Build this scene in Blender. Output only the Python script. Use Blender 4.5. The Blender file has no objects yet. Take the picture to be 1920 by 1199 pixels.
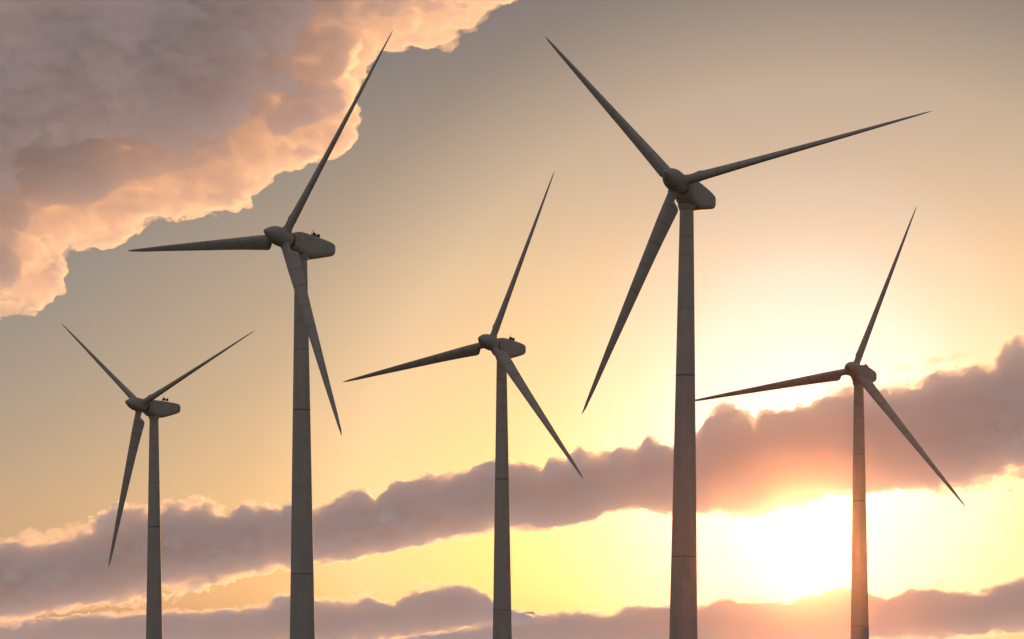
import bpy, math, random
import numpy as np
from mathutils import Matrix, Vector

# ------------------------------------------------------------------ basics
FOC = 3404.0            # focal length in photo pixels (1920 wide)
HORIZON = 1230.0        # the horizon lies a little below the lower edge of the frame
SUN_AZ, SUN_EL = math.radians(9.2), math.radians(3.4)
R = math.radians

sc = bpy.context.scene
random.seed(4)
col = sc.collection


def link(o):
    col.objects.link(o)
    return o


def tag(o, label=None, cat=None, group=None, kind=None):
    for k, v in (("label", label), ("category", cat), ("group", group), ("kind", kind)):
        if v:
            o[k] = v
    return o


def mesh_object(name, verts, faces, mat, parent=None, smooth=True, sharp_angle=None):
    me = bpy.data.meshes.new(name)
    me.from_pydata([tuple(v) for v in verts], [], [tuple(f) for f in faces])
    me.update()
    if smooth:
        me.polygons.foreach_set("use_smooth", [True] * len(me.polygons))
        if sharp_angle:
            me.set_sharp_from_angle(angle=sharp_angle)
    me.materials.append(mat)
    o = link(bpy.data.objects.new(name, me))
    if parent:
        o.parent = parent
    return o


# ------------------------------------------------------------------ node helpers
def new_mat(name):
    m = bpy.data.materials.new(name)
    m.use_nodes = True
    nt = m.node_tree
    nt.nodes.clear()
    return m, nt


def N(nt, t, **kw):
    n = nt.nodes.new(t)
    for k, v in kw.items():
        if k.startswith("i_"):
            n.inputs[k[2:].replace("_", " ")].default_value = v
        else:
            setattr(n, k, v)
    return n


def ramp(nt, stops, interp='LINEAR'):
    n = nt.nodes.new('ShaderNodeValToRGB')
    cr = n.color_ramp
    cr.interpolation = interp
    while len(cr.elements) < len(stops):
        cr.elements.new(0.5)
    for e, (p, c) in zip(cr.elements, stops):
        e.position = p
        e.color = (*c, 1) if len(c) == 3 else c
    return n


def math_node(nt, op, a=None, b=None, c=None, clamp=False):
    n = nt.nodes.new('ShaderNodeMath')
    n.operation = op
    n.use_clamp = clamp
    for i, x in enumerate((a, b, c)):
        if x is None:
            continue
        if isinstance(x, (int, float)):
            n.inputs[i].default_value = x
        else:
            nt.links.new(x, n.inputs[i])
    return n.outputs[0]


def painted_metal(name, base, axis_seams, bump=0.02, axis='Z', streak=0.4):
    """weathered off-white coating; axis_seams: positions along local Z of grimy joints: list of (z, half width, strength)"""
    m, nt = new_mat(name)
    L = nt.links.new
    out = N(nt, 'ShaderNodeOutputMaterial')
    bs = N(nt, 'ShaderNodeBsdfPrincipled')
    bs.inputs['Roughness'].default_value = 0.72
    bs.inputs['Specular IOR Level'].default_value = 0.2
    tc = N(nt, 'ShaderNodeTexCoord')
    n1 = N(nt, 'ShaderNodeTexNoise')
    n1.inputs['Scale'].default_value = 0.35
    n1.inputs['Detail'].default_value = 7
    n1.inputs['Roughness'].default_value = 0.65
    L(tc.outputs['Object'], n1.inputs['Vector'])
    mp = N(nt, 'ShaderNodeMapping')
    mp.inputs['Scale'].default_value = (2.2, 2.2, 0.09)
    L(tc.outputs['Object'], mp.inputs['Vector'])
    n2 = N(nt, 'ShaderNodeTexNoise')            # long vertical rain streaks
    n2.inputs['Scale'].default_value = 1.0
    n2.inputs['Detail'].default_value = 5
    L(mp.outputs['Vector'], n2.inputs['Vector'])
    n3 = N(nt, 'ShaderNodeTexNoise')            # fine speckle of dirt
    n3.inputs['Scale'].default_value = 3.5
    n3.inputs['Detail'].default_value = 4
    L(tc.outputs['Object'], n3.inputs['Vector'])
    r1 = ramp(nt, [(0.33, tuple(0.86 * b for b in base)), (0.68, base)])
    L(n1.outputs['Fac'], r1.inputs['Fac'])
    r2 = ramp(nt, [(0.34, (0.8, 0.79, 0.78)), (0.6, (1, 1, 1))])
    L(n2.outputs['Fac'], r2.inputs['Fac'])
    mx = N(nt, 'ShaderNodeMix', data_type='RGBA', blend_type='MULTIPLY')
    mx.inputs['Factor'].default_value = streak
    L(r1.outputs['Color'], mx.inputs['A'])
    L(r2.outputs['Color'], mx.inputs['B'])
    r3 = ramp(nt, [(0.27, (0.62, 0.6, 0.57)), (0.36, (1, 1, 1))])
    L(n3.outputs['Fac'], r3.inputs['Fac'])
    mx3 = N(nt, 'ShaderNodeMix', data_type='RGBA', blend_type='MULTIPLY')
    mx3.inputs['Factor'].default_value = 0.6
    L(mx.outputs['Result'], mx3.inputs['A'])
    L(r3.outputs['Color'], mx3.inputs['B'])
    c = mx3.outputs['Result']
    if axis_seams:
        sep = N(nt, 'ShaderNodeSeparateXYZ')
        L(tc.outputs['Object'], sep.inputs['Vector'])
        acc = None
        for z, hw, s in axis_seams:
            d = math_node(nt, 'ABSOLUTE', math_node(nt, 'SUBTRACT', sep.outputs[axis], z))
            k = math_node(nt, 'MULTIPLY', math_node(nt, 'SUBTRACT', 1.0, math_node(nt, 'DIVIDE', d, hw), clamp=True), s)
            acc = k if acc is None else math_node(nt, 'MAXIMUM', acc, k)
        mx2 = N(nt, 'ShaderNodeMix', data_type='RGBA', blend_type='MIX')
        L(acc, mx2.inputs['Factor'])
        L(c, mx2.inputs['A'])
        mx2.inputs['B'].default_value = (0.035, 0.032, 0.03, 1)
        c = mx2.outputs['Result']
    L(c, bs.inputs['Base Color'])
    bm = N(nt, 'ShaderNodeBump')
    bm.inputs['Strength'].default_value = 0.25
    bm.inputs['Distance'].default_value = bump
    L(n3.outputs['Fac'], bm.inputs['Height'])
    L(bm.outputs['Normal'], bs.inputs['Normal'])
    L(bs.outputs['BSDF'], out.inputs['Surface'])
    return m


BASE = (0.315, 0.29, 0.255)
H_TOWER = 76.0          # rotor axis above the foot of the tower
# tower objects have their origin at the rotor axis level, so seams are at negative z
M_tower = painted_metal('weathered_tower_paint', BASE,
                        [(-29.35, 0.16, 0.95), (-58.4, 0.11, 0.7), (-7.1, 0.25, 0.25), (-10.0, 0.2, 0.3), (-18.6, 0.25, 0.28), (-43.0, 0.2, 0.15)])
M_blade = painted_metal('weathered_blade_paint', tuple(0.93 * b for b in BASE),
                        [(6.9, 0.4, 0.26), (10.3, 0.4, 0.3), (14.2, 0.35, 0.24), (18.6, 0.35, 0.3), (23.6, 0.3, 0.22), (28.6, 0.3, 0.25), (33.5, 0.25, 0.2)])
M_nac = painted_metal('weathered_nacelle_paint', tuple(0.95 * b for b in BASE), [(-0.9, 0.07, 0.4), (-0.35, 0.07, 0.35), (5.9, 0.08, 0.35)], axis='Y', streak=0.3)
M_hub = painted_metal('weathered_hub_paint', tuple(0.9 * b for b in BASE), [], streak=0.3)

m, nt = new_mat('dark_sensor_plastic')
o_ = N(nt, 'ShaderNodeOutputMaterial')
b_ = N(nt, 'ShaderNodeBsdfPrincipled')
nn = N(nt, 'ShaderNodeTexNoise')
nn.inputs['Scale'].default_value = 9
rr = ramp(nt, [(0.3, (0.012, 0.011, 0.010)), (0.7, (0.03, 0.028, 0.026))])
nt.links.new(nn.outputs['Fac'], rr.inputs['Fac'])
nt.links.new(rr.outputs['Color'], b_.inputs['Base Color'])
b_.inputs['Roughness'].default_value = 0.6
nt.links.new(b_.outputs['BSDF'], o_.inputs['Surface'])
M_dark = m


# ------------------------------------------------------------------ mesh helpers
def loft(rings, cap0=True, cap1=True):
    """rings: list of equally long closed point lists"""
    v, f = [], []
    n = len(rings[0])
    for r in rings:
        v += [tuple(p) for p in r]
    for i in range(len(rings) - 1):
        for j in range(n):
            k = (j + 1) % n
            f.append((i * n + j, i * n + k, (i + 1) * n + k, (i + 1) * n + j))
    if cap0:
        f.append(tuple(range(n - 1, -1, -1)))
    if cap1:
        b = (len(rings) - 1) * n
        f.append(tuple(b + j for j in range(n)))
    return v, f


def merge(*parts):
    V, F = [], []
    for v, f in parts:
        b = len(V)
        V += list(v)
        F += [tuple(b + i for i in q) for q in f]
    return V, F


def circle(c, ax, r, n=20):
    ax = Vector(ax).normalized()
    a = ax.orthogonal().normalized()
    b = ax.cross(a)
    c = Vector(c)
    return [c + r * (math.cos(t) * a + math.sin(t) * b) for t in (2 * math.pi * i / n for i in range(n))]


def rod(p0, p1, r0, r1=None, n=10):
    p0, p1 = Vector(p0), Vector(p1)
    ax = p1 - p0
    return loft([circle(p0, ax, r0, n), circle(p1, ax, r0 if r1 is None else r1, n)])


def revolve(profile, n=48):
    """profile of (axial position along +Y, radius); axis = local Y"""
    return loft([[(rad * math.cos(2 * math.pi * i / n), y, rad * math.sin(2 * math.pi * i / n)) for i in range(n)] for y, rad in profile])


# --- tower: origin at rotor axis level, foot at z = -H_TOWER
def tower_radius(h):            # h = metres below the rotor axis
    return 0.5 * (2.12 + 0.0337 * h)


def make_tower_mesh():
    prof = []
    seams = [29.35, 58.4]
    hs = sorted(set([1.95, 2.3] + list(np.linspace(3, H_TOWER, 34)) + [s + d for s in seams for d in (-0.22, -0.12, -0.05, 0.05, 0.12, 0.22)]))
    for h in hs:
        r = tower_radius(h)
        for s in seams:
            d = abs(h - s)
            if d < 0.06:
                r -= 0.035      # narrow joint
            elif d < 0.15:
                r += 0.02       # flange lip
        prof.append((h, r))
    n = 64
    return loft([[(r * math.cos(2 * math.pi * i / n), r * math.sin(2 * math.pi * i / n), -h) for i in range(n)] for h, r in prof])


# --- blade: span along +Z, leading edge along +X (pitch 0), -Y upwind
def blade_section(r):
    """chord, leading edge offset, twist (deg), thickness ratio, blend 0 circle .. 1 airfoil"""
    c = float(np.interp(r, [0, 2.9, 3.15, 3.4, 3.7, 4.1, 5, 7, 10, 14, 20, 30, 36, 39, 40], [1.5, 1.5, 1.75, 2.2, 2.55, 2.7, 2.66, 2.5, 2.25, 1.98, 1.64, 1.04, 0.66, 0.38, 0.1]))
    le = float(np.interp(r, [0, 3.0, 6, 20, 30, 38, 40], [0.75, 0.76, 0.78, 0.55, 0.36, 0.14, 0.02]))
    tw = float(np.interp(r, [0, 4, 12, 24, 40], [39, 39, 37, 35, 33]))
    th = float(np.interp(r, [0, 2.9, 4.1, 7, 14, 28, 40], [1.0, 1.0, 0.52, 0.5, 0.46, 0.42, 0.36]))
    bl = float(np.interp(r, [2.9, 4.3], [0, 1]))
    return c, le, tw, th, bl


def make_blade_mesh():
    n = 36
    rings = []
    rs = [1.15, 1.6, 2.0, 2.5, 2.8, 2.95, 3.05, 3.15, 3.25, 3.35, 3.5, 3.65, 3.8, 4.0, 4.2, 4.5, 5.0, 5.5, 6, 7, 8, 9.5, 11, 13, 15, 17, 19, 21, 23, 25, 27, 29, 31, 33, 34.5, 36, 37, 38, 38.8, 39.4, 39.8, 40]
    for r in rs:
        c, le, tw, th, bl = blade_section(r)
        ring = []
        for i in range(n):
            t = 2 * math.pi * i / n
            xc = 0.5 * (1 - math.cos(t))          # 0 at LE .. 1 at TE
            side = 1 if t < math.pi else -1
            ya = side * 5 * th * (0.2969 * math.sqrt(max(xc, 0)) - 0.126 * xc - 0.3516 * xc ** 2 + 0.2843 * xc ** 3 - 0.1036 * xc ** 4)
            x = le - xc * c
            yy = (1 - bl) * 0.75 * math.sin(t) + bl * c * (ya + 0.06 * xc * (1 - xc))
            a = R(tw)
            # pitch: leading edge turned upwind (-Y)
            ring.append((x * math.cos(a) + yy * math.sin(a), -x * math.sin(a) + yy * math.cos(a), r))
        rings.append(ring)
    return loft(rings)


# --- nacelle: local +Y points backwards (downwind), +Z up, origin on tower axis at rotor axis height
def nacelle_ring(s, w, zb, zt, rt, rb, n=12):
    """rounded box section at axial position s, chamfered below"""
    pts = []
    corners = [(w - rt, zt - rt, rt, rt, 0), (-(w - rt), zt - rt, rt, rt, 90), (-(w - rb[0]), zb + rb[1], rb[0], rb[1], 180), (w - rb[0], zb + rb[1], rb[0], rb[1], 270)]
    for cx, cz, rx, rz, a0 in corners:
        for i in range(n):
            a = R(a0 + 90 * i / (n - 1))
            pts.append((cx + rx * math.cos(a), s, cz + rz * math.sin(a)))
    return pts


def make_nacelle_mesh():
    S = [(-2.75, 1.15, -1.15, 1.1, 0.85, (0.9, 0.9)),
         (-2.72, 1.32, -1.32, 1.34, 0.8, (0.95, 0.95)),
         (-2.55, 1.45, -1.5, 1.52, 0.7, (0.95, 1.0)),
         (-2.2, 1.53, -1.62, 1.66, 0.6, (0.95, 1.0)),
         (-2.12, 1.44, -1.55, 1.58, 0.6, (0.9, 1.0)),
         (-2.02, 1.46, -1.62, 1.62, 0.6, (0.9, 1.0)),
         (-1.9, 1.62, -1.8, 1.78, 0.55, (0.9, 1.05)),
         (-1.2, 1.7, -2.02, 1.88, 0.5, (0.85, 1.1)),
         (0.0, 1.72, -2.12, 1.92, 0.48, (0.8, 1.1)),
         (1.6, 1.72, -2.15, 1.95, 0.48, (0.8, 1.1)),
         (2.4, 1.71, -2.06, 1.96, 0.48, (0.8, 1.1)),
         (3.8, 1.68, -1.66, 1.97, 0.48, (0.8, 1.0)),
         (5.8, 1.6, -1.02, 1.96, 0.48, (0.75, 0.85)),
         (7.2, 1.5, -0.55, 1.9, 0.48, (0.7, 0.75)),
         (7.75, 1.42, -0.34, 1.8, 0.5, (0.65, 0.7)),
         (8.0, 1.28, -0.14, 1.6, 0.5, (0.55, 0.6)),
         (8.07, 1.05, 0.1, 1.36, 0.45, (0.45, 0.5))]
    return loft([nacelle_ring(*s) for s in S])


# --- hub: local +Y = rotor axis pointing upwind, origin at rotor centre
def make_hub_mesh():
    return revolve([(-1.55, 0.95), (-1.5, 1.2), (-1.3, 1.42), (-1.0, 1.56), (-0.4, 1.63), (0.4, 1.65), (1.1, 1.64), (1.8, 1.58), (2.5, 1.42), (3.1, 1.2), (3.7, 0.9), (4.25, 0.58), (4.6, 0.36), (4.8, 0.22), (4.92, 0.12), (4.96, 0.03)])


BV, BF = make_blade_mesh()
TV, TF = make_tower_mesh()
NV, NF = make_nacelle_mesh()
HV, HF = make_hub_mesh()
SV, SF = loft([circle((0, 0, z), (0, 0, 1), r, 32) for z, r in ((0.9, 0.86), (1.78, 0.86), (1.86, 0.83), (1.9, 0.78))])       # blade socket collar along +Z
YV, YF = loft([circle((0, 0, z), (0, 0, 1), r, 48) for z, r in ((-1.6, 1.45), (-2.2, 1.38), (-2.32, 1.27), (-2.45, 1.24), (-2.62, 1.24), (-2.66, 1.1))])
KV, KF = rod((0, -3.35, 0), (0, -2.6, 0), 1.02, None, 40)


def build_turbine(label):
    root = link(bpy.data.objects.new('wind_turbine', None))
    tag(root, label, 'wind turbine', 'wind turbines standing against the sunset sky')
    tw = mesh_object('tower', TV, TF, M_tower, root, sharp_angle=R(30))
    yb = mesh_object('yaw_ring', YV, YF, M_nac, tw, sharp_angle=R(35))
    na = mesh_object('nacelle', NV, NF, M_nac, root, sharp_angle=R(40))
    mesh_object('main_shaft', KV, KF, M_dark, na, sharp_angle=R(40))
    zt = 1.96
    # wind sensors on the nacelle roof
    v, f = merge(rod((0.1, 3.05, zt - 0.05), (0.1, 3.16, zt + 1.45), 0.09, 0.06), rod((0.1, 2.75, zt - 0.05), (0.1, 2.75, zt + 0.8), 0.08))
    mesh_object('antenna', v, f, M_dark, na)
    v, f = merge(rod((0.05, 4.0, zt - 0.05), (0.05, 4.0, zt + 0.68), 0.07), rod((0.05, 3.5, zt + 0.66), (0.05, 4.6, zt + 0.66), 0.05))
    mesh_object('sensor_stand', v, f, M_dark, na)
    for y in (3.5, 4.6):
        pr = []
        for i in range(9):
            a = math.pi * i / 8
            pr.append(circle((0.05, y, zt + 0.72 - 0.36 * math.cos(a)), (0, 0, 1), 0.03 + 0.32 * math.sin(a), 14))
        v, f = loft(pr)
        mesh_object('wind_sensor', v, f, M_dark, na)
    hu = mesh_object('hub', HV, HF, M_hub, root, sharp_angle=R(35))
    blades = [mesh_object('blade', BV, BF, M_blade, root, sharp_angle=R(60)) for _ in range(3)]
    socks = [mesh_object('blade_socket', SV, SF, M_hub, hu, sharp_angle=R(35)) for _ in range(3)]
    return dict(root=root, tower=tw, yaw=yb, nacelle=na, hub=hu, blades=blades, sockets=socks)


def copy_turbine(t, label):
    def cp(o, parent):
        c = o.copy()
        col.objects.link(c)
        c.parent = parent
        return c
    root = cp(t['root'], None)
    root['label'] = label
    tw = cp(t['tower'], root)
    yb = cp(t['yaw'], tw)
    na = cp(t['nacelle'], root)
    for ch in t['nacelle'].children:
        cp(ch, na)
    hu = cp(t['hub'], root)
    return dict(root=root, tower=tw, yaw=yb, nacelle=na, hub=hu, blades=[cp(b, root) for b in t['blades']], sockets=[cp(s, hu) for s in t['sockets']])


OV = 4.7
# rotor axis point above the tower, yaw, rotor tilt, nacelle tilt, tower shift/lean, blades (angle, flap, length)
TURBINES = [
    ("leftmost and smallest turbine, its lowest blade pointing down over the mauve cloud bank",
     (-88.726, 449.7, 61.267), -34, 3.5, 0.0, (0.05, -0.05), 5, [(21.49, 0.67, 1.0009), (-100.72, 1.26, 1.0138), (142.7, -2.51, 0.9935)]),
    ("tall turbine whose upper blade overlaps the big orange-edged cloud, lower blade crossing its own tower",
     (-37.487, 322.0, 72.857), -34.5, 4.5, 2.5, (0.05, -0.22), -10, [(54.55, 1.08, 0.9961), (-65.57, 1.46, 0.9982), (-184.47, -1.21, 0.9958)]),
    ("middle turbine of the five, between the two tall ones, its right blade pointing down",
     (-2.219, 404.1, 68.572), -32, 4.5, 1.5, (-0.1, -0.15), -6, [(68.04, 0.12, 0.9862), (-51.72, 0.14, 1.0036), (-171.92, 1.45, 1.0016)]),
    ("largest and nearest turbine, the thickest tower, standing just left of the setting sun",
     (28.399, 291.6, 74.269), -29, 8.0, 5.0, (-0.32, 0.45), 5, [(8.48, -1.07, 1.0213), (-110.3, 1.76, 0.9861), (131.77, -1.84, 0.9925)]),
    ("rightmost turbine, its slim tower glowing reddish just right of the setting sun",
     (80.76, 420.9, 65.241), -29, 4.0, 3.0, (-0.4, -0.25), 4, [(69.4, -0.63, 0.9828), (-51.49, -2.75, 1.0341), (-173.0, 3.2, 1.02)]),
]
BASES = []
first = None
for lab, top, yaw, tilt, ntilt, (tshift, lean), pitch, blades in TURBINES:
    t = build_turbine(lab) if first is None else copy_turbine(first, lab)
    first = first or t
    X, Y, Z = top
    foot = Vector((X + tshift, Y, Z - H_TOWER))
    BASES.append(foot)
    t['root'].location = foot
    inv = Matrix.Translation(-foot)
    a = R(yaw)
    nh = Vector((math.sin(a), -math.cos(a), 0))
    top = Vector(top)
    le = R(lean)
    t['tower'].matrix_local = inv @ Matrix.Translation(top + Vector((tshift, 0, 0))) @ Matrix.Rotation(le, 4, 'Y')
    # nacelle frame: +Y backwards
    nt_ = R(ntilt)
    back = -(nh * math.cos(nt_) + Vector((0, 0, math.sin(nt_))))
    right = Vector((math.cos(a), math.sin(a), 0))
    up = right.cross(back)
    if up.z < 0:
        right = -right
        up = right.cross(back)
    t['nacelle'].matrix_local = inv @ Matrix((( *[right[0], back[0], up[0]], top[0]), (right[1], back[1], up[1], top[1]), (right[2], back[2], up[2], top[2]), (0, 0, 0, 1)))
    # rotor frame
    ti = R(tilt)
    n = nh * math.cos(ti) + Vector((0, 0, math.sin(ti)))
    u = Vector((math.cos(a), math.sin(a), 0))
    v = n.cross(u)
    hub = top + OV * n
    hx = n.cross(v)
    # hub local axes: Y = n, Z = v, X = Y x Z
    mh = Matrix(((hx[0], n[0], v[0], hub[0]), (hx[1], n[1], v[1], hub[1]), (hx[2], n[2], v[2], hub[2]), (0, 0, 0, 1)))
    t['hub'].matrix_local = inv @ mh
    for b, s, (th, fl, ln) in zip(t['blades'], t['sockets'], blades):
        th, fl = R(th), R(fl)
        d0 = math.cos(th) * u + math.sin(th) * v
        d = math.cos(fl) * d0 + math.sin(fl) * n
        tx = math.sin(th) * u - math.cos(th) * v          # direction of travel (clockwise from the front)
        ty = d.cross(tx)
        mb = Matrix(((tx[0], ty[0], d[0] * ln, hub[0]), (tx[1], ty[1], d[1] * ln, hub[1]), (tx[2], ty[2], d[2] * ln, hub[2]), (0, 0, 0, 1)))
        b.matrix_local = inv @ mb @ Matrix.Rotation(R(-pitch), 4, 'Z')
        ms = Matrix(((tx[0], ty[0], d[0], hub[0]), (tx[1], ty[1], d[1], hub[1]), (tx[2], ty[2], d[2], hub[2]), (0, 0, 0, 1)))
        s.matrix_local = mh.inverted() @ ms

# ------------------------------------------------------------------ ground: gently rolling dark meadow, below the frame
def ground_z(x, y):
    z = -9.0 + 2.2 * np.sin(x / 47.0 + 1.3) * np.cos(y / 61.0) + 1.2 * np.sin(x / 19.0 + y / 23.0)
    z = z - 6.0 * (1 - np.exp(-((x ** 2 + y ** 2) / 2500.0 ** 2)))
    for b in BASES:
        d2 = (x - b.x) ** 2 + (y - b.y) ** 2
        w = np.exp(-d2 / 32.0 ** 2)
        z = z * (1 - w) + (b.z + 0.15) * w
    w = np.exp(-(x ** 2 + y ** 2) / 30.0 ** 2)
    return z * (1 - w) + (-1.75) * w


na_, nr_ = 160, 110
rad = np.concatenate([[0.0], np.geomspace(4, 1020, nr_)])
gv, gf = [(0, 0, float(ground_z(np.array(0.0), np.array(0.0))))], []
for i in range(1, len(rad)):
    for j in range(na_):
        a = 2 * math.pi * j / na_
        x, y = rad[i] * math.sin(a), rad[i] * math.cos(a)
        gv.append((x, y, float(ground_z(np.float64(x), np.float64(y)))))
for j in range(na_):
    gf.append((0, 1 + (j + 1) % na_, 1 + j))
for i in range(len(rad) - 2):
    for j in range(na_):
        k = (j + 1) % na_
        a0, b0 = 1 + i * na_, 1 + (i + 1) * na_
        gf.append((a0 + j, a0 + k, b0 + k, b0 + j))
m, nt = new_mat('meadow_grass')
o_ = N(nt, 'ShaderNodeOutputMaterial')
b_ = N(nt, 'ShaderNodeBsdfPrincipled')
b_.inputs['Roughness'].default_value = 0.9
tc = N(nt, 'ShaderNodeTexCoord')
nn = N(nt, 'ShaderNodeTexNoise')
nn.inputs['Scale'].default_value = 0.08
nn.inputs['Detail'].default_value = 12
nt.links.new(tc.outputs['Object'], nn.inputs['Vector'])
rr = ramp(nt, [(0.3, (0.03, 0.045, 0.016)), (0.55, (0.07, 0.075, 0.03)), (0.75, (0.12, 0.1, 0.05))])
nt.links.new(nn.outputs['Fac'], rr.inputs['Fac'])
nt.links.new(rr.outputs['Color'], b_.inputs['Base Color'])
nt.links.new(b_.outputs['BSDF'], o_.inputs['Surface'])
ground = mesh_object('ground', gv, gf, m)
tag(ground, kind='structure')


# ------------------------------------------------------------------ clouds: closed meshes filled with scattering vapour
def hash3(ix, iy, iz, seed):
    h = ix * np.uint32(374761393)
    h += iy * np.uint32(668265263)
    h += iz * np.uint32(2147483647)
    h += np.uint32(seed * 974711 + 17)
    h ^= h >> np.uint32(13)
    h *= np.uint32(1274126177)
    h ^= h >> np.uint32(16)
    h *= np.uint32(2246822519)
    h ^= h >> np.uint32(15)
    return h


def lattice(p):
    fl = np.floor(p)
    i = [fl[:, k].astype(np.int32).astype(np.uint32) for k in range(3)]
    f = [(p[:, k] - fl[:, k]).astype(np.float32) for k in range(3)]
    return i, f


def value_noise(p, seed):
    """smooth noise -1..1 at points p (n,3)"""
    i, f = lattice(p)
    w = [t * t * t * (t * (t * 6 - 15) + 10) for t in f]
    out = np.zeros(len(p), np.float32)
    for dx in (0, 1):
        for dy in (0, 1):
            for dz in (0, 1):
                h = hash3(i[0] + np.uint32(dx), i[1] + np.uint32(dy), i[2] + np.uint32(dz), seed).astype(np.float32) / np.float32(2 ** 31) - np.float32(1)
                h *= w[0] if dx else 1 - w[0]
                h *= w[1] if dy else 1 - w[1]
                h *= w[2] if dz else 1 - w[2]
                out += h
    return out


def puffs(p, seed):
    """cellular noise: 1 in the middle of a billow, falling to 0 in the creases between billows"""
    i, f = lattice(p)
    best = np.full(len(p), 9.0, np.float32)
    k = np.float32(1 / 1023.0)
    for dx in (-1, 0, 1):
        for dy in (-1, 0, 1):
            for dz in (-1, 0, 1):
                h = hash3(i[0] + np.uint32(dx & 0xffffffff), i[1] + np.uint32(dy & 0xffffffff), i[2] + np.uint32(dz & 0xffffffff), seed)
                a = (h & np.uint32(1023)).astype(np.float32) * k + np.float32(dx) - f[0]
                b = ((h >> np.uint32(10)) & np.uint32(1023)).astype(np.float32) * k + np.float32(dy) - f[1]
                c = ((h >> np.uint32(20)) & np.uint32(1023)).astype(np.float32) * k + np.float32(dz) - f[2]
                np.minimum(best, a * a + b * b + c * c, out=best)
    return np.clip(1 - best / 0.75, 0, 1)


def surface_nets(F, lo, h):
    """isosurface F = 0 (inside F > 0) of a grid, as vertices and quads"""
    ins = F > 0
    nx, ny, nz = F.shape
    cells = np.zeros((nx - 1, ny - 1, nz - 1), np.uint8)
    for dx in (0, 1):
        for dy in (0, 1):
            for dz in (0, 1):
                cells += ins[dx:nx - 1 + dx, dy:ny - 1 + dy, dz:nz - 1 + dz]
    ci = np.argwhere((cells > 0) & (cells < 8))
    idx = np.full(cells.shape, -1, np.int64)
    idx[ci[:, 0], ci[:, 1], ci[:, 2]] = np.arange(len(ci))
    acc = np.zeros((len(ci), 3), np.float64)
    cnt = np.zeros(len(ci))
    cor = [(a, b, c) for a in (0, 1) for b in (0, 1) for c in (0, 1)]
    for p in cor:
        for ax in range(3):
            if p[ax]:
                continue
            q = list(p)
            q[ax] = 1
            fp = F[ci[:, 0] + p[0], ci[:, 1] + p[1], ci[:, 2] + p[2]]
            fq = F[ci[:, 0] + q[0], ci[:, 1] + q[1], ci[:, 2] + q[2]]
            mk = (fp > 0) != (fq > 0)
            t = np.where(mk, fp / np.where(mk, fp - fq, 1), 0)
            e = np.array(p, float) + t[:, None] * (np.array(q, float) - np.array(p, float))
            acc += np.where(mk[:, None], e, 0)
            cnt += mk
    V = np.array(lo) + (ci + acc / cnt[:, None]) * h
    quads = []
    for ax in range(3):
        a, b = [(1, 2), (2, 0), (0, 1)][ax]
        s0 = [slice(None)] * 3
        s1 = [slice(None)] * 3
        s0[ax] = slice(0, -1)
        s1[ax] = slice(1, None)
        A, B = ins[tuple(s0)], ins[tuple(s1)]
        e = np.argwhere(A != B)
        ok = (e[:, a] > 0) & (e[:, b] > 0) & (e[:, a] < F.shape[a] - 1) & (e[:, b] < F.shape[b] - 1)
        e = e[ok]
        flip = A[e[:, 0], e[:, 1], e[:, 2]]

        def at(da, db):
            c = e.copy()
            c[:, a] += da
            c[:, b] += db
            return idx[c[:, 0], c[:, 1], c[:, 2]]
        q = np.stack([at(-1, -1), at(0, -1), at(0, 0), at(-1, 0)], 1)
        q[~flip] = q[~flip][:, ::-1]
        quads.append(q)
    return V, np.concatenate(quads)


def cloud_object(name, F, lo, h, depth, mat, label=None, slant=(0.0, 0.0), parent=None):
    """grid axes: 0 = across (photo px), 1 = depth (px), 2 = up (px above the horizon); scaled to metres at its distance"""
    V, Q = surface_nets(F, lo, h)
    V[:, 2] += slant[0] * V[:, 0] + slant[1]
    k = depth / FOC
    W = np.stack([(V[:, 0] - 960) * k, depth + V[:, 1] * k, V[:, 2] * k], 1)
    org = W.mean(0)
    W = (W - org).astype(np.float32)
    me = bpy.data.meshes.new(name)
    me.vertices.add(len(W))
    me.vertices.foreach_set('co', W.ravel())
    me.loops.add(Q.size)
    me.loops.foreach_set('vertex_index', Q.ravel().astype(np.int32))
    me.polygons.add(len(Q))
    me.polygons.foreach_set('loop_start', np.arange(0, Q.size, 4, dtype=np.int32))
    me.update(calc_edges=True)
    me.validate()
    me.materials.append(mat)
    o = link(bpy.data.objects.new(name, me))
    if parent:
        o.parent = parent
        o.location = Vector(org) - parent.location
    else:
        o.location = org
        tag(o, label, 'cloud', 'clouds in the sunset sky')
    print(name, len(W), 'verts')
    return o


def cloud_material(name, sigma, colour, g):
    m, nt = new_mat(name)
    o_ = N(nt, 'ShaderNodeOutputMaterial')
    pv = N(nt, 'ShaderNodeVolumePrincipled')
    pv.inputs['Color'].default_value = (*colour, 1)
    pv.inputs['Density'].default_value = sigma
    pv.inputs['Anisotropy'].default_value = g
    nt.links.new(pv.outputs['Volume'], o_.inputs['Volume'])
    return m


def billow(F, lo, h, layers):
    """carve billows into the field near its surface. layers: (size, amount, seed, kind, stretch), large ones first"""
    for n_, (size, amt, seed, kind, st) in enumerate(layers):
        reach = 1.1 * sum(l[1] for l in layers[n_:]) + h
        pi = np.argwhere(np.abs(F) < reach)
        P = (np.array(lo) + pi * h) / (np.array(st) * size)
        F[pi[:, 0], pi[:, 1], pi[:, 2]] += amt * ((puffs(P, seed) - 0.5) if kind == 'p' else value_noise(P, seed))
    return F


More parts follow.
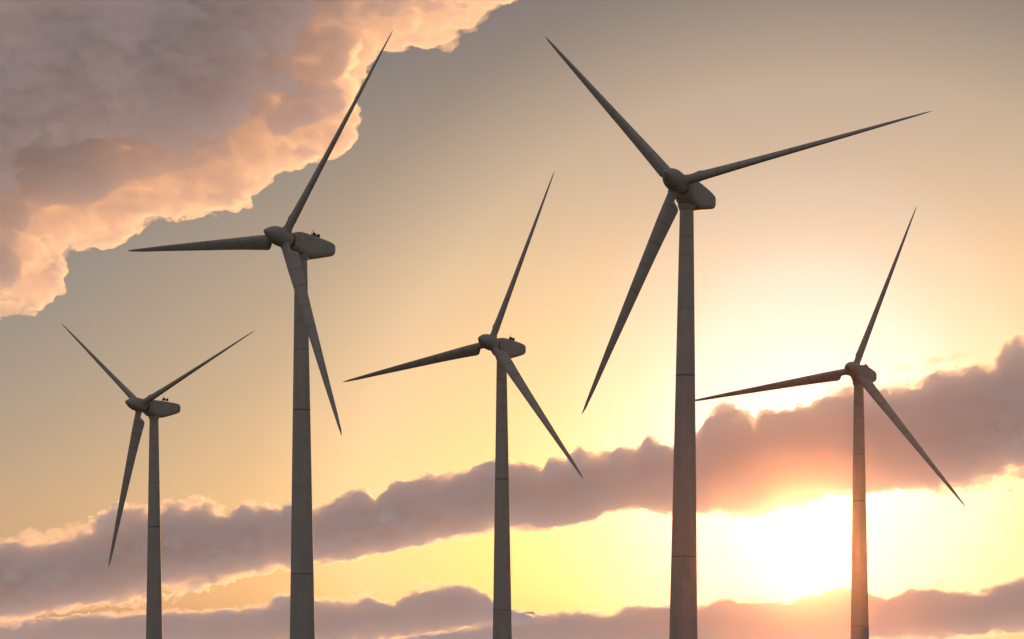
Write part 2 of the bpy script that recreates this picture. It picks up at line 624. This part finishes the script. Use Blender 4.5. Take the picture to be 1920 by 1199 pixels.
def fringe(F, lo, h, seed, slant, bits=()):
    """thin torn vapour round a bank, with a few loose puffs: (px x, px y, radius)"""
    nx, ny, nz = F.shape
    for x, y, r in bits:
        z = HORIZON - y - (slant[0] * x + slant[1])
        c = (np.array([x, random.uniform(-30, 30), z]) - lo) / h
        a = np.maximum((c - 2.2 * r / h).astype(int), 1)
        b = np.minimum((c + 2.2 * r / h).astype(int), np.array(F.shape) - 1)
        if (b <= a).any():
            continue
        g = np.stack(np.meshgrid(*[np.arange(a[k], b[k]) - c[k] for k in range(3)], indexing='ij'), 0) * h
        sub = F[a[0]:b[0], a[1]:b[1], a[2]:b[2]]
        np.maximum(sub, (r - 3.0 - np.sqrt((g[0] / 1.15) ** 2 + g[1] ** 2 + (g[2] / 0.85) ** 2)).astype(np.float32), out=sub)
    return billow(F + 2.0, lo, h, [(46, 9, seed + 3, 'n', (3.0, 1.2, 0.4)), (24, 12, seed, 'p', (1.4, 1, 0.8)), (13, 9, seed + 1, 'p', (1.4, 1, 0.8)), (7, 6, seed + 2, 'n', (1.4, 1, 0.8))])


def bank_field(top, bot, x0, x1, h, half_depth, pw=2.3, zpad=45):
    """a long bank of given upper and lower outline; the grid follows its slant"""
    tx, ty = np.array(top, float).T
    bx, by = np.array(bot, float).T
    xs = np.arange(x0, x1, h)
    zt = HORIZON - np.interp(xs, tx, ty)
    zb = HORIZON - np.interp(xs, bx, by)
    slope, icpt = np.polyfit(xs, 0.5 * (zt + zb), 1)
    base = slope * xs + icpt
    zt, zb = zt - base, zb - base
    ylim = half_depth + 30
    ys = np.arange(-ylim, ylim + h, h)
    zs = np.arange(zb.min() - zpad, zt.max() + zpad, h)
    mid, hh = 0.5 * (zt + zb), np.maximum(0.5 * (zt - zb), 0.5)
    Xn = ys[None, :, None] / half_depth
    Zn = (zs[None, None, :] - mid[:, None, None]) / hh[:, None, None]
    rr_ = (np.abs(Xn) ** pw + np.abs(Zn) ** pw) ** (1 / pw)
    F = ((1 - rr_) * np.minimum(hh, half_depth)[:, None, None]).astype(np.float32)
    # round off the open ends
    end = np.minimum(xs - (x0 + 8), (x1 - 8) - xs)[:, None, None]
    F = np.minimum(F, end.astype(np.float32))
    return F, (x0, -ylim, zs[0]), (slope, icpt)


QUAL = 2.0
# the long bank that crosses the whole picture
mid_top = [(-260, 1062), (-150, 1048), (-60, 1032), (0, 1028), (40, 1022), (75, 1022), (150, 1003), (190, 985), (205, 975), (218, 960), (240, 965), (300, 962), (322, 950), (345, 945), (400, 950), (430, 967), (455, 948), (500, 952), (530, 957), (545, 940), (590, 962), (620, 952), (660, 928), (690, 928), (705, 947), (722, 930), (745, 915), (800, 902), (850, 902), (900, 882), (930, 870), (960, 880), (1000, 882), (1018, 888), (1030, 864), (1060, 868), (1085, 850), (1120, 857), (1160, 845), (1190, 852), (1215, 833), (1245, 847), (1262, 850), (1310, 822), (1328, 792), (1345, 775), (1370, 768), (1398, 778), (1416, 802), (1427, 777), (1470, 772), (1520, 764), (1560, 744), (1600, 737), (1680, 737), (1720, 730), (1738, 702), (1770, 694), (1800, 687), (1830, 692), (1866, 688), (1882, 657), (1905, 647), (1950, 652), (2060, 622), (2200, 600)]
mid_bot = [(-260, 1172), (-150, 1168), (0, 1162), (60, 1152), (130, 1140), (200, 1125), (300, 1105), (400, 1090), (450, 1075), (540, 1060), (600, 1046), (650, 1043), (700, 1030), (760, 1020), (830, 1008), (900, 995), (930, 986), (1000, 988), (1080, 978), (1150, 961), (1190, 951), (1260, 955), (1300, 952), (1340, 943), (1420, 945), (1480, 931), (1560, 928), (1620, 919), (1680, 915), (1720, 906), (1800, 898), (1860, 890), (1920, 885), (2060, 870), (2200, 860)]
D = 9000.0
F, lo, sl_ = bank_field(mid_top, mid_bot, -120, 2050, QUAL, 46)
F0 = F.copy()
F = billow(F, lo, QUAL, [(70, 8, 1, 'n', (1.5, 1, 0.7)), (36, 15, 2, 'p', (1.2, 1, 0.9)), (20, 4, 5, 'n', (1.4, 1, 0.8)), (15, 9, 3, 'p', (1.1, 1, 0.9)), (7, 5, 4, 'p', (1.2, 1, 0.85)), (4.5, 2, 6, 'n', (1.2, 1, 0.8))])
bank = cloud_object('cloud', F, lo, QUAL, D, cloud_material('bank_vapour', 0.085 * FOC / D, (0.972, 0.957, 0.955), 0.55),
             "long mauve cloud bank slanting across the whole sky above the setting sun, ragged lit rim", sl_)
cloud_object('wisps', fringe(F0, lo, QUAL, 61, sl_, [(60, 1006, 15), (24, 1018, 11), (103, 993, 8), (131, 986, 8), (150, 990, 11), (245, 962, 9), (465, 942, 9), (860, 890, 10), (1095, 843, 10), (1212, 828, 9), (1690, 690, 10), (1745, 690, 12)]), lo, QUAL, D, cloud_material('torn_vapour', 0.02 * FOC / D, (0.98, 0.958, 0.945), 0.5), slant=sl_, parent=bank)

# low bank left
l_top = [(-260, 1168), (0, 1170), (60, 1166), (120, 1160), (180, 1153), (250, 1157), (330, 1152), (400, 1152), (440, 1147), (500, 1142), (518, 1122), (560, 1117), (600, 1132), (650, 1132), (690, 1124), (740, 1132), (780, 1110), (830, 1106), (880, 1102), (910, 1118), (935, 1134), (958, 1146), (980, 1155), (1010, 1163)]
l_bot = [(-260, 1222), (0, 1220), (400, 1216), (600, 1208), (720, 1197), (820, 1184), (920, 1168), (980, 1164), (1010, 1166)]
D = 15500.0
F, lo, sl_ = bank_field(l_top, l_bot, -120, 1006, QUAL, 34)
F0 = F.copy()
F = billow(F, lo, QUAL, [(32, 11, 11, 'p', (1.3, 1, 0.8)), (15, 8, 12, 'p', (1.2, 1, 0.9)), (7, 4.5, 13, 'p', (1.2, 1, 0.85)), (4.5, 1.8, 14, 'n', (1.2, 1, 0.8))])
M_low = cloud_material('low_bank_vapour', 0.1 * FOC / D, (0.972, 0.957, 0.955), 0.52)
bank = cloud_object('cloud', F, lo, QUAL, D, M_low, "low mauve cloud bank along the bottom left edge behind the left towers", sl_)
cloud_object('wisps', fringe(F0, lo, QUAL, 65, sl_, [(798, 1104, 9), (910, 1100, 8)]), lo, QUAL, D, cloud_material('torn_vapour', 0.02 * FOC / D, (0.98, 0.958, 0.945), 0.5), slant=sl_, parent=bank)

r_top = [(700, 1212), (760, 1200), (830, 1190), (900, 1178), (950, 1166), (1000, 1157), (1050, 1152), (1100, 1150), (1140, 1158), (1180, 1142), (1250, 1137), (1300, 1142), (1360, 1127), (1420, 1132), (1480, 1136), (1520, 1120), (1560, 1112), (1600, 1110), (1640, 1117), (1665, 1130), (1700, 1112), (1745, 1107), (1790, 1114), (1830, 1117), (1880, 1097), (1920, 1087), (2060, 1072), (2200, 1060)]
r_bot = [(700, 1216), (900, 1222), (1200, 1218), (1500, 1206), (1640, 1197), (1800, 1189), (1920, 1183), (2060, 1174), (2200, 1166)]
D = 17000.0
F, lo, sl_ = bank_field(r_top, r_bot, 700, 2050, QUAL, 34)
F0 = F.copy()
F = billow(F, lo, QUAL, [(34, 11, 21, 'p', (1.3, 1, 0.8)), (15, 8, 22, 'p', (1.2, 1, 0.9)), (7, 4.5, 23, 'p', (1.2, 1, 0.85)), (4.5, 1.8, 24, 'n', (1.2, 1, 0.8))])
M_low2 = cloud_material('sun_bank_vapour', 0.1 * FOC / D, (0.972, 0.957, 0.955), 0.52)
bank = cloud_object('cloud', F, lo, QUAL, D, M_low2, "low peach cloud bank at the bottom right, directly under the setting sun", sl_)
cloud_object('wisps', fringe(F0, lo, QUAL, 69, sl_, [(1185, 1136, 9), (1710, 1104, 8)]), lo, QUAL, D, cloud_material('torn_vapour', 0.02 * FOC / D, (0.98, 0.958, 0.945), 0.5), slant=sl_, parent=bank)

# the big cloud of the upper left corner: a slab whose sunlit lower right rim thins out
edge = [(-420, 600), (-100, 590), (0, 578), (30, 577), (70, 565), (100, 535), (112, 500), (105, 480), (125, 458), (155, 455), (190, 450), (235, 430), (290, 400), (380, 385), (430, 375), (480, 350), (510, 305), (560, 300), (610, 288), (650, 250), (662, 230), (655, 197), (640, 185), (668, 150), (690, 110), (712, 82), (735, 85), (775, 68), (800, 85), (820, 75), (845, 82), (855, 60), (880, 50), (910, 15), (955, -4), (1010, -40), (1080, -120), (1150, -300), (1160, -460)]
H4 = 3.5
poly = np.array(edge + [(-420, -460)], float)
xs = np.arange(-160, 1060, H4)
zs = np.arange(HORIZON - 640, HORIZON + 160, H4)
GX, GZ = np.meshgrid(xs, zs, indexing='ij')
PX, PY = GX.ravel(), HORIZON - GZ.ravel()
inside = np.zeros(len(PX), bool)
dist = np.full(len(PX), 1e9)
n_ = len(poly)
for i in range(n_):
    ax_, ay_ = poly[i]
    bx_, by_ = poly[(i + 1) % n_]
    cond = (ay_ > PY) != (by_ > PY)
    xi = ax_ + (PY - ay_) * (bx_ - ax_) / (by_ - ay_ if by_ != ay_ else 1e-9)
    inside ^= cond & (PX < xi)
    if i < len(edge) - 1:
        ex, ey = bx_ - ax_, by_ - ay_
        t = np.clip(((PX - ax_) * ex + (PY - ay_) * ey) / (ex * ex + ey * ey), 0, 1)
        dist = np.minimum(dist, np.hypot(PX - ax_ - t * ex, PY - ay_ - t * ey))
d2 = np.where(inside, dist, -dist).reshape(GX.shape).astype(np.float32)
ys = np.arange(-430, 130, H4)


def shelf(inset, depth_off, grow, cap, wob, seed, lean):
    """one sheet of the cloud: its rim is the outline moved inwards, with lobes of its own"""
    w1 = value_noise(np.stack([GX.ravel() / 150, GZ.ravel() / 150, np.full(GX.size, seed)], 1), seed).reshape(GX.shape)
    w2 = value_noise(np.stack([GX.ravel() / 60, GZ.ravel() / 60, np.full(GX.size, seed)], 1), seed + 1).reshape(GX.shape)
    d = d2 - inset - wob * w1 - 0.4 * wob * w2
    hf = np.where(d > 0, 6 + 1.3 * np.sqrt(np.maximum(d, 0)) + grow * 0.004 * d * d, 6 + d)
    hf = np.minimum(hf, cap).astype(np.float32)
    off = (depth_off - lean * np.clip(d, 0, 300)).astype(np.float32)
    f = (hf[:, None, :] - np.abs(ys[None, :, None] - off[:, None, :])) * 0.75
    return np.minimum(f, d[:, None, :]).astype(np.float32)


F = shelf(-9, 0, 0.11, 75, 0, 50, 0.3)
F = np.maximum(F, shelf(30, -110, 0.10, 45, 34, 52, 0.3))
F = np.maximum(F, shelf(70, -225, 0.16, 60, 52, 54, 0.3))
F[:2] = np.minimum(F[:2], -1)
F[-2:] = np.minimum(F[-2:], -1)
F[:, :, -2:] = np.minimum(F[:, :, -2:], -1)
F[:, :2] = np.minimum(F[:, :2], -1)
F[:, -2:] = np.minimum(F[:, -2:], -1)
lo = (xs[0], ys[0], zs[0])
D = 3400.0
F0 = F.copy()
F = billow(F, lo, H4, [(110, 10, 41, 'n', (1.3, 1, 0.8)), (52, 17, 42, 'p', (1.5, 1, 0.8)), (27, 12, 43, 'p', (1.4, 1, 0.8)), (14, 7, 44, 'p', (1.3, 1, 0.85)), (7.5, 3.5, 45, 'p', (1.2, 1, 0.9))])
high = cloud_object('cloud', F, lo, H4, D, cloud_material('high_cloud_vapour', 0.066 * FOC / D, (0.98, 0.957, 0.943), 0.55),
             "big grey cloud filling the upper left corner, its billowing lower right rim glowing orange")
cloud_object('wisps', billow(F0 + 1.0, lo, H4, [(30, 9, 81, 'p', (1.3, 1, 0.8)), (15, 8, 82, 'p', (1.2, 1, 0.8)), (8, 5, 83, 'n', (1.3, 1, 0.8))]), lo, H4, D, cloud_material('torn_vapour', 0.018 * FOC / D, (0.98, 0.957, 0.943), 0.55), parent=high)

# ------------------------------------------------------------------ haze: thin evening air around the wind farm
bx = 1050.0
hz_lo, hz_hi = -15.75, 107.0
v = [(x, y, z) for z in (hz_lo, hz_hi) for (x, y) in ((-bx, -bx), (bx, -bx), (bx, bx), (-bx, bx))]
f = [(3, 2, 1, 0), (4, 5, 6, 7), (0, 1, 5, 4), (1, 2, 6, 5), (2, 3, 7, 6), (3, 0, 4, 7)]
m, nt = new_mat('evening_haze')
o_ = N(nt, 'ShaderNodeOutputMaterial')
pv = N(nt, 'ShaderNodeVolumePrincipled')
pv.inputs['Color'].default_value = (1.0, 0.6, 0.55, 1)
pv.inputs['Density'].default_value = 0.0000085
pv.inputs['Anisotropy'].default_value = 0.98
nt.links.new(pv.outputs['Volume'], o_.inputs['Volume'])
haze = mesh_object('haze', v, f, m, smooth=False)
tag(haze, kind='stuff')

# ------------------------------------------------------------------ sky
w = bpy.data.worlds.new("World")
sc.world = w
w.use_nodes = True
nt = w.node_tree
nt.nodes.clear()
L = nt.links.new
out = N(nt, 'ShaderNodeOutputWorld')
sky = N(nt, 'ShaderNodeTexSky', sky_type='NISHITA')
sky.sun_disc = False
sky.sun_elevation = SUN_EL
sky.sun_rotation = SUN_AZ
sky.altitude = 200
sky.air_density = 1.0
sky.dust_density = 3.0
sky.ozone_density = 1.0
bg1 = N(nt, 'ShaderNodeBackground')
bg1.inputs['Strength'].default_value = 0.05
# layers over the clear-sky model: a paler, warmer veil of dusty evening air near the horizon and
# an unseen fill glow added away from the sun to brighten turbines and clouds
tc = N(nt, 'ShaderNodeTexCoord')
sep = N(nt, 'ShaderNodeSeparateXYZ')
L(tc.outputs['Generated'], sep.inputs['Vector'])
el = math_node(nt, 'ARCSINE', sep.outputs['Z'])
efac = math_node(nt, 'DIVIDE', el, R(90), clamp=True)
deg = lambda d: d / 90.0
tint = ramp(nt, [(0.0, (0.92, 0.95, 1.0)), (deg(12), (0.97, 1.0, 1.0)), (deg(20), (0.68, 0.74, 0.86)), (deg(45), (0.6, 0.66, 0.8)), (1.0, (0.6, 0.66, 0.8))])
L(efac, tint.inputs['Fac'])
mxs = N(nt, 'ShaderNodeMix', data_type='RGBA', blend_type='MULTIPLY')
mxs.inputs['Factor'].default_value = 1.0
L(sky.outputs['Color'], mxs.inputs['A'])
L(tint.outputs['Color'], mxs.inputs['B'])
L(mxs.outputs['Result'], bg1.inputs['Color'])
veil = ramp(nt, [(0.0, (0.28, 0.19, 0.175)), (deg(3), (0.27, 0.18, 0.165)), (deg(7), (0.105, 0.1, 0.13)), (deg(12), (0.03, 0.055, 0.105)), (deg(20), (0.02, 0.03, 0.06)), (1.0, (0.02, 0.03, 0.06))], 'B_SPLINE')
L(efac, veil.inputs['Fac'])
dot = N(nt, 'ShaderNodeVectorMath', operation='DOT_PRODUCT')
L(tc.outputs['Generated'], dot.inputs[0])
dot.inputs[1].default_value = (math.sin(SUN_AZ) * math.cos(SUN_EL), math.cos(SUN_AZ) * math.cos(SUN_EL), math.sin(SUN_EL))
ang = math_node(nt, 'DIVIDE', math_node(nt, 'ARCCOSINE', dot.outputs['Value']), math.pi)
back = ramp(nt, [(0.0, (0.4, 0.34, 0.42)), (1.4 / 180, (0.16, 0.13, 0.33)), (3.0 / 180, (0.02, 0.02, 0.3)), (5 / 180, (0.0, 0.0, 0.2)), (7.5 / 180, (0.0, 0.0, 0.04)), (10 / 180, (0.0, 0.0, 0.0)), (14 / 180, (0.10, 0.08, 0.06)), (17.5 / 180, (0, 0, 0)), (28 / 180, (0, 0, 0)), (75 / 180, (0.26, 0.24, 0.235)), (1.0, (0.31, 0.285, 0.275))])
L(ang, back.inputs['Fac'])
# pale glare of thin high haze over the sun
dot2 = N(nt, 'ShaderNodeVectorMath', operation='DOT_PRODUCT')
L(tc.outputs['Generated'], dot2.inputs[0])
GL = R(8.0)
dot2.inputs[1].default_value = (math.sin(SUN_AZ) * math.cos(GL), math.cos(SUN_AZ) * math.cos(GL), math.sin(GL))
ang2 = math_node(nt, 'DIVIDE', math_node(nt, 'ARCCOSINE', dot2.outputs['Value']), R(30), clamp=True)
glare = ramp(nt, [(0.0, (0.0, 0.16, 0.36)), (3.0 / 30, (0.0, 0.13, 0.29)), (5.5 / 30, (0.0, 0.05, 0.13)), (8.0 / 30, (0.0, 0.01, 0.035)), (10.5 / 30, (0.0, 0.0, 0.0))], 'EASE')
L(ang2, glare.inputs['Fac'])
bg4 = N(nt, 'ShaderNodeBackground')
L(glare.outputs['Color'], bg4.inputs['Color'])
bg2 = N(nt, 'ShaderNodeBackground')
L(veil.outputs['Color'], bg2.inputs['Color'])
bg3 = N(nt, 'ShaderNodeBackground')
L(back.outputs['Color'], bg3.inputs['Color'])
add = N(nt, 'ShaderNodeAddShader')
L(bg1.outputs['Background'], add.inputs[0])
L(bg2.outputs['Background'], add.inputs[1])
add2 = N(nt, 'ShaderNodeAddShader')
L(add.outputs['Shader'], add2.inputs[0])
L(bg3.outputs['Background'], add2.inputs[1])
add3 = N(nt, 'ShaderNodeAddShader')
L(add2.outputs['Shader'], add3.inputs[0])
L(bg4.outputs['Background'], add3.inputs[1])
L(add3.outputs['Shader'], out.inputs['Surface'])

# ------------------------------------------------------------------ sun
sl = bpy.data.lights.new('sun', 'SUN')
sl.energy = 3.5
sl.angle = R(0.5)
sl.color = (1.0, 0.47, 0.14)
so = link(bpy.data.objects.new('sun', sl))
to_sun = Vector((math.sin(SUN_AZ) * math.cos(SUN_EL), math.cos(SUN_AZ) * math.cos(SUN_EL), math.sin(SUN_EL)))
so.rotation_euler = to_sun.to_track_quat('Z', 'Y').to_euler()

# ------------------------------------------------------------------ camera
cam = bpy.data.cameras.new('camera')
cam.sensor_width = 36.0
cam.lens = 36.0 * FOC / 1920.0
cam.shift_y = (HORIZON - 599.5) / 1920.0
cam.clip_start = 0.5
cam.clip_end = 60000
co = link(bpy.data.objects.new('camera', cam))
co.location = (0, 0, 0)
co.rotation_euler = (R(90), 0, 0)
sc.camera = co

# ------------------------------------------------------------------ render settings
sc.view_settings.view_transform = 'Standard'
sc.view_settings.look = 'None'
sc.view_settings.exposure = 0.0
sc.view_settings.gamma = 1.0
cy = sc.cycles
cy.use_denoising = True
cy.max_bounces = 16
cy.diffuse_bounces = 3
cy.volume_bounces = 14
cy.transparent_max_bounces = 96
cy.sample_clamp_indirect = 6.0
